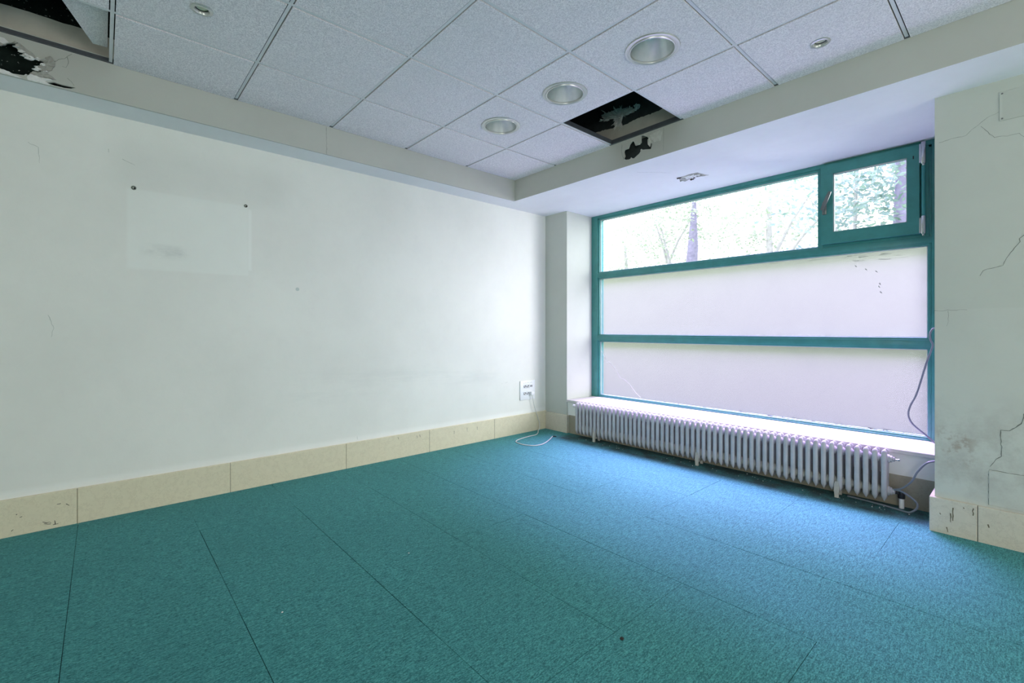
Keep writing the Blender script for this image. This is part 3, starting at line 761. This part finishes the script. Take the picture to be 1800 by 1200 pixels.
# ------------------------------------------------------------------ cables
k = MB()
up = [(-.405, 3.95, 1.10), (-.417, 3.92, 1.095), (-.428, 3.90, 1.06), (-.424, 3.90, 1.025), (-.414, 3.90, .995), (-.426, 3.90, .945), (-.446, 3.90, .872), (-.489, 3.90, .688), (-.520, 3.90, .605), (-.531, 3.90, .555), (-.526, 3.90, .515), (-.505, 3.90, .478), (-.453, 3.90, .430), (-.410, 3.89, .392), (-.375, 3.85, .368), (-.362, 3.75, .362), (-.362, 3.672, .345), (-.366, 3.655, .33), (-.376, 3.63, .325), (-.41, 3.60, .310), (-.45, 3.60, .250), (-.475, 3.60, .19), (-.52, 3.61, .135), (-.56, 3.615, .115)]
k.tube(smooth_path(up, 6), .0055, 8)
loop = [(-.56, 3.615, .115), (-.53, 3.60, .120), (-.485, 3.58, .105), (-.450, 3.575, .075), (-.448, 3.57, .045), (-.475, 3.57, .014), (-.50, 3.58, .006), (-.56, 3.60, .006), (-.66, 3.625, .006), (-.80, 3.64, .006)]
k.tube(smooth_path(loop, 6), .0055, 8)
tag(k.make('grey_cable', M['cable_grey'], None, True), 'grey cable drooping in front of the window edge and looping behind the radiator end', 'cable')
k = MB()
zf = .0045
cord = [(XL + .035, 3.452, .398), (XL + .038, 3.452, .375), (XL + .035, 3.46, .345), (XL + .033, 3.487, .258), (XL + .032, 3.523, .172), (XL + .034, 3.555, .09), (XL + .045, 3.55, .03), (-3.52, 3.50, zf), (-3.47, 3.45, zf), (-3.41, 3.36, zf), (-3.405, 3.26, zf), (-3.385, 3.13, zf), (-3.36, 3.05, zf), (-3.326, 3.005, zf), (-3.275, 2.985, zf), (-3.177, 2.985, zf), (-3.105, 3.03, zf), (-3.085, 3.09, zf), (-3.105, 3.18, zf), (-3.179, 3.327, zf), (-3.245, 3.435, zf), (-3.225, 3.452, zf)]
k.tube(smooth_path(cord, 6), .0042, 8)
pc = tag(k.make('power_cord', M['cable_white'], None, True), 'white power cord running from the wall socket box onto the blue carpet', 'cord')
k = MB(); k.box((XL + .014, 3.430, .392), (XL + .046, 3.474, .428), .005, 2); k.make('plug', M['white_plastic'], pc, True)
k = MB(); k.tube([(-3.243, 3.436, zf), (-3.228, 3.451, zf), (-3.212, 3.452, zf)], .006, 8); k.make('cord_tip', M['black_plastic'], pc, True)

# ------------------------------------------------------------------ socket box
ob = empty('socket_box', (XL, 3.40, .45)); tag(ob, 'white multi socket wall box low on the wall near the corner', 'socket')
k = MB(); k.box((XL + .0002, 3.298, .343), (XL + .012, 3.514, .548), .004, 2); k.make('back_plate', M['white_plastic'], ob, True)
for y in (3.340, 3.384, 3.428):
    for z in (.388, .464):
        k = MB(); k.box((XL + .0122, y, z), (XL + .0145, y + .042, z + .046), .002, 1); k.make('socket_insert', M['white_plastic'], ob, True)
for y, z in ((3.361, .487), (3.405, .487), (3.361, .411), (3.405, .411)):
    k = MB(); k.lathe([(.0175, .0150), (.0165, .0165), (.015, .0155), (.014, .0150), (0.0, .0150)], (XL, y, z), 0, 24); s = k.make('socket', M['white_plastic'], ob, True)
    k = MB()
    for d in (-.0075, .0075): k.lathe([(.0052, .0152), (.0052, .0170), (0.0, .0170)], (XL, y + d, z + d * .5), 0, 12)
    k.lathe([(.013, .0151), (.0155, .0151), (.0155, .0168), (.013, .0168)], (XL, y, z), 0, 24, False); k.make('pin_hole', M['black_plastic'], s)
k = MB()
for y in (3.440, 3.458): k.box((XL + .0146, y, .478), (XL + .0162, y + .010, .496))
for y in (3.345, 3.367, 3.391, 3.412, 3.437, 3.457): k.box((XL + .0146, y, .522), (XL + .0158, y + .004, .526))
k.make('data_port', M['black_plastic'], ob)

# ------------------------------------------------------------------ ceiling lamps
def downlight(x, y, label):
    root = empty('downlight', (x, y, H)); tag(root, label, 'ceiling light', 'large recessed downlights')
    c = (x, y, H - .005)
    k = MB(); k.lathe([(.115, .004), (.137, .0), (.1395, -.003), (.137, -.006), (.126, -.0065), (.124, -.0045), (.118, -.0045), (.116, -.009), (.111, -.010), (.109, -.004), (.110, .006)], c, 2, 64); k.make('trim_ring', M['ring'], root, True, angle=30)
    k = MB(); k.lathe([(.110, -.004), (.108, .02), (.103, .05), (.096, .08), (.084, .108), (.066, .124), (.056, .126)], c, 2, 64); k.make('reflector', M['alu'], root, True)
    k = MB(); k.lathe([(.058, .120), (.058, .19), (.0, .19)], c, 2, 24); k.make('lamp_housing', M['black_plastic'], root, True)
    k = MB(); k.lathe([(.024, .180), (.024, .100), (.018, .094), (0, .093)], c, 2, 18)
    for a in (-.013, .013): k.tube([(x + a, y - .01, H + .10), (x + a, y - .01, H + .055), (x + a * .4, y - .01, H + .046)], .0065, 8)
    k.make('bulb', M['white_plastic'], root, True)
downlight(*BIG[0], 'nearest and largest of three recessed downlights, its bulb visible')
downlight(*BIG[1], 'middle one of three recessed downlights, left of the missing ceiling tile')
downlight(*BIG[2], 'farthest and smallest of three recessed downlights near the left soffit')
def spot(x, y, label):
    root = empty('spotlight', (x, y, H)); tag(root, label, 'ceiling light', 'small recessed spotlights')
    c = (x, y, H - .005)
    k = MB(); k.lathe([(.036, .002), (.043, .0), (.044, -.003), (.040, -.006), (.031, -.006), (.028, -.002), (.027, .012)], c, 2, 36); k.make('trim_ring', M['ring'], root, True)
    k = MB(); k.lathe([(.028, .004), (.026, .014), (.024, .014)], c, 2, 28); k.make('shadow_gap', M['black_plastic'], root, True)
    k = MB(); k.lathe([(.025, .010), (.020, .008), (.010, .0075), (0, .0075)], c, 2, 28); k.make('bulb', M['lamp'], root, True)
spot(*SMALL[0], 'small recessed spotlight in the ceiling tile above the window side soffit')
spot(*SMALL[1], 'small recessed spotlight at upper left near the dark ceiling opening')

# ------------------------------------------------------------------ crumbs on the carpet
k = MB(); r5 = random.Random(12)
def crumb(x, y, s, mi):
    q = bmesh.ops.create_icosphere(k.bm, subdivisions=1, radius=s)
    bmesh.ops.scale(k.bm, vec=(r5.uniform(.7, 1.5), r5.uniform(.7, 1.5), .7), verts=q['verts']); bmesh.ops.translate(k.bm, vec=(x, y, s * .6), verts=q['verts'])
    for f in {f for v in q['verts'] for f in v.link_faces}: f.material_index = mi
for i in range(120):
    crumb(r5.uniform(-3.0, -.45), min(3.68, 3.52 + abs(r5.gauss(0, .07))), r5.uniform(.001, .0035), r5.choice((0, 0, 1, 2)))
for i in range(34):
    crumb(r5.uniform(-2.6, -.2), r5.uniform(.5, 3.2), r5.uniform(.0010, .0021), r5.choice((1, 1, 2)))
for x, y, s, mi in ((-.96, 1.37, .006, 2), (-1.92, .52, .004, 0), (-2.02, 1.12, .003, 0)): crumb(x, y, s, mi)
o = k.make('crumbs', [M['gypsum'], M['brown'], M['ink']]); o['kind'] = 'stuff'; o['label'] = 'scattered crumbs and grit on the carpet'; o['category'] = 'debris'

# ------------------------------------------------------------------ outdoors
k = MB(); k.box((-14, 7.2, -.25), (6, 7.4, 2.14), .02, 1); struct(k.make('backdrop_wall', M['render']))  # backdrop added to keep the tone behind the frosted panes even
k = MB(); k.quad([(-40, YW + .12, -.2), (25, YW + .12, -.2), (25, 60, -.2), (-40, 60, -.2)]); o = struct(k.make('ground', M['ground']))
def tree(x, y, h, crown, label, leaf='leaf', bark='bark_pale', tr=.10, seed=1, n=2600, forks=()):
    r = random.Random(seed); root = empty('garden_tree', (x, y, -.2)); tag(root, label, 'tree', 'trees seen through the upper window')
    k = MB(); k.tube([(x, y, -.2), (x + r.uniform(-.06, .06), y, h * .35), (x + r.uniform(-.1, .1), y, h * .62), (x + r.uniform(-.2, .2), y, h * .85)], [tr * 1.2, tr, tr * .75, tr * .3], 10)
    k.make('trunk', M[bark], root, True)
    for a, b, zz, L in forks:
        k = MB(); p = Vector((x, y, zz)); d = Vector((a, b, 1)).normalized(); k.tube([p, p + d * L * .5, p + d * L + Vector((a, 0, .1)) * .3], [tr * .5, tr * .38, tr * .15], 8); k.make('branch', M[bark], root, True)
    k = MB(); cl = []
    for i in range(46): cl.append((Vector((x + r.gauss(0, crown[0] * .42), y + r.gauss(0, crown[1] * .4), crown[3] + r.gauss(0, crown[2] * .40))), r.uniform(.18, .5)))
    for i in range(n):
        c, s = r.choice(cl); p = c + Vector((r.gauss(0, s), r.gauss(0, s), r.gauss(0, s * .6)))
        u = Vector((r.uniform(-1, 1), r.uniform(-1, 1), r.uniform(-.6, .3))).normalized(); v = u.cross(Vector((r.uniform(-1, 1), r.uniform(-1, 1), r.uniform(-1, 1)))).normalized()
        L = r.uniform(.03, .065); W = L * .42
        k.quad([p - u * L, p + v * W, p + u * L, p - v * W])
    k.make('crown', M[leaf], root)
tree(-5.68, 11, 5.0, (1.2, 1.2, .9, 4.6), 'tree with thick dark mottled trunk behind middle of the clear pane', 'leaf', 'bark', .17, 1, 1800)
tree(-6.6, 11.5, 4.6, (1.5, 1.2, 1.0, 3.7), 'thin pale forked tree left of the dark trunk, behind the clear pane', 'leaf', 'bark_pale', .07, 2, 2600, ((-.25, 0, 2.9, 1.2), (.5, 0, 2.8, 1.5)))
tree(-8.6, 12.5, 4.8, (1.6, 1.3, 1.2, 3.2), 'leafy pale tree behind the left end of the clear pane', 'leaf', 'bark_pale', .09, 3, 3000)
tree(-3.6, 10.5, 5.2, (1.5, 1.2, 1.2, 3.3), 'pale leafy tree with slanting branches behind right part of clear pane', 'leaf', 'bark_pale', .08, 4, 2600, ((.7, 0, 2.2, 1.8), (.5, 0, 2.6, 1.6)))
tree(-1.75, 8.2, 5.0, (.75, .7, .7, 3.0), 'green leafed tree behind the small opening casement', 'leaf_dark', 'bark_pale', .03, 5, 1500, ((-.5, 0, 2.2, 1.2),))
tree(-1.20, 8.0, 5.0, (.45, .5, .9, 3.0), 'tree with broad dark purple trunk at right edge of the casement', 'leaf_dark', 'bark', .12, 6, 900)
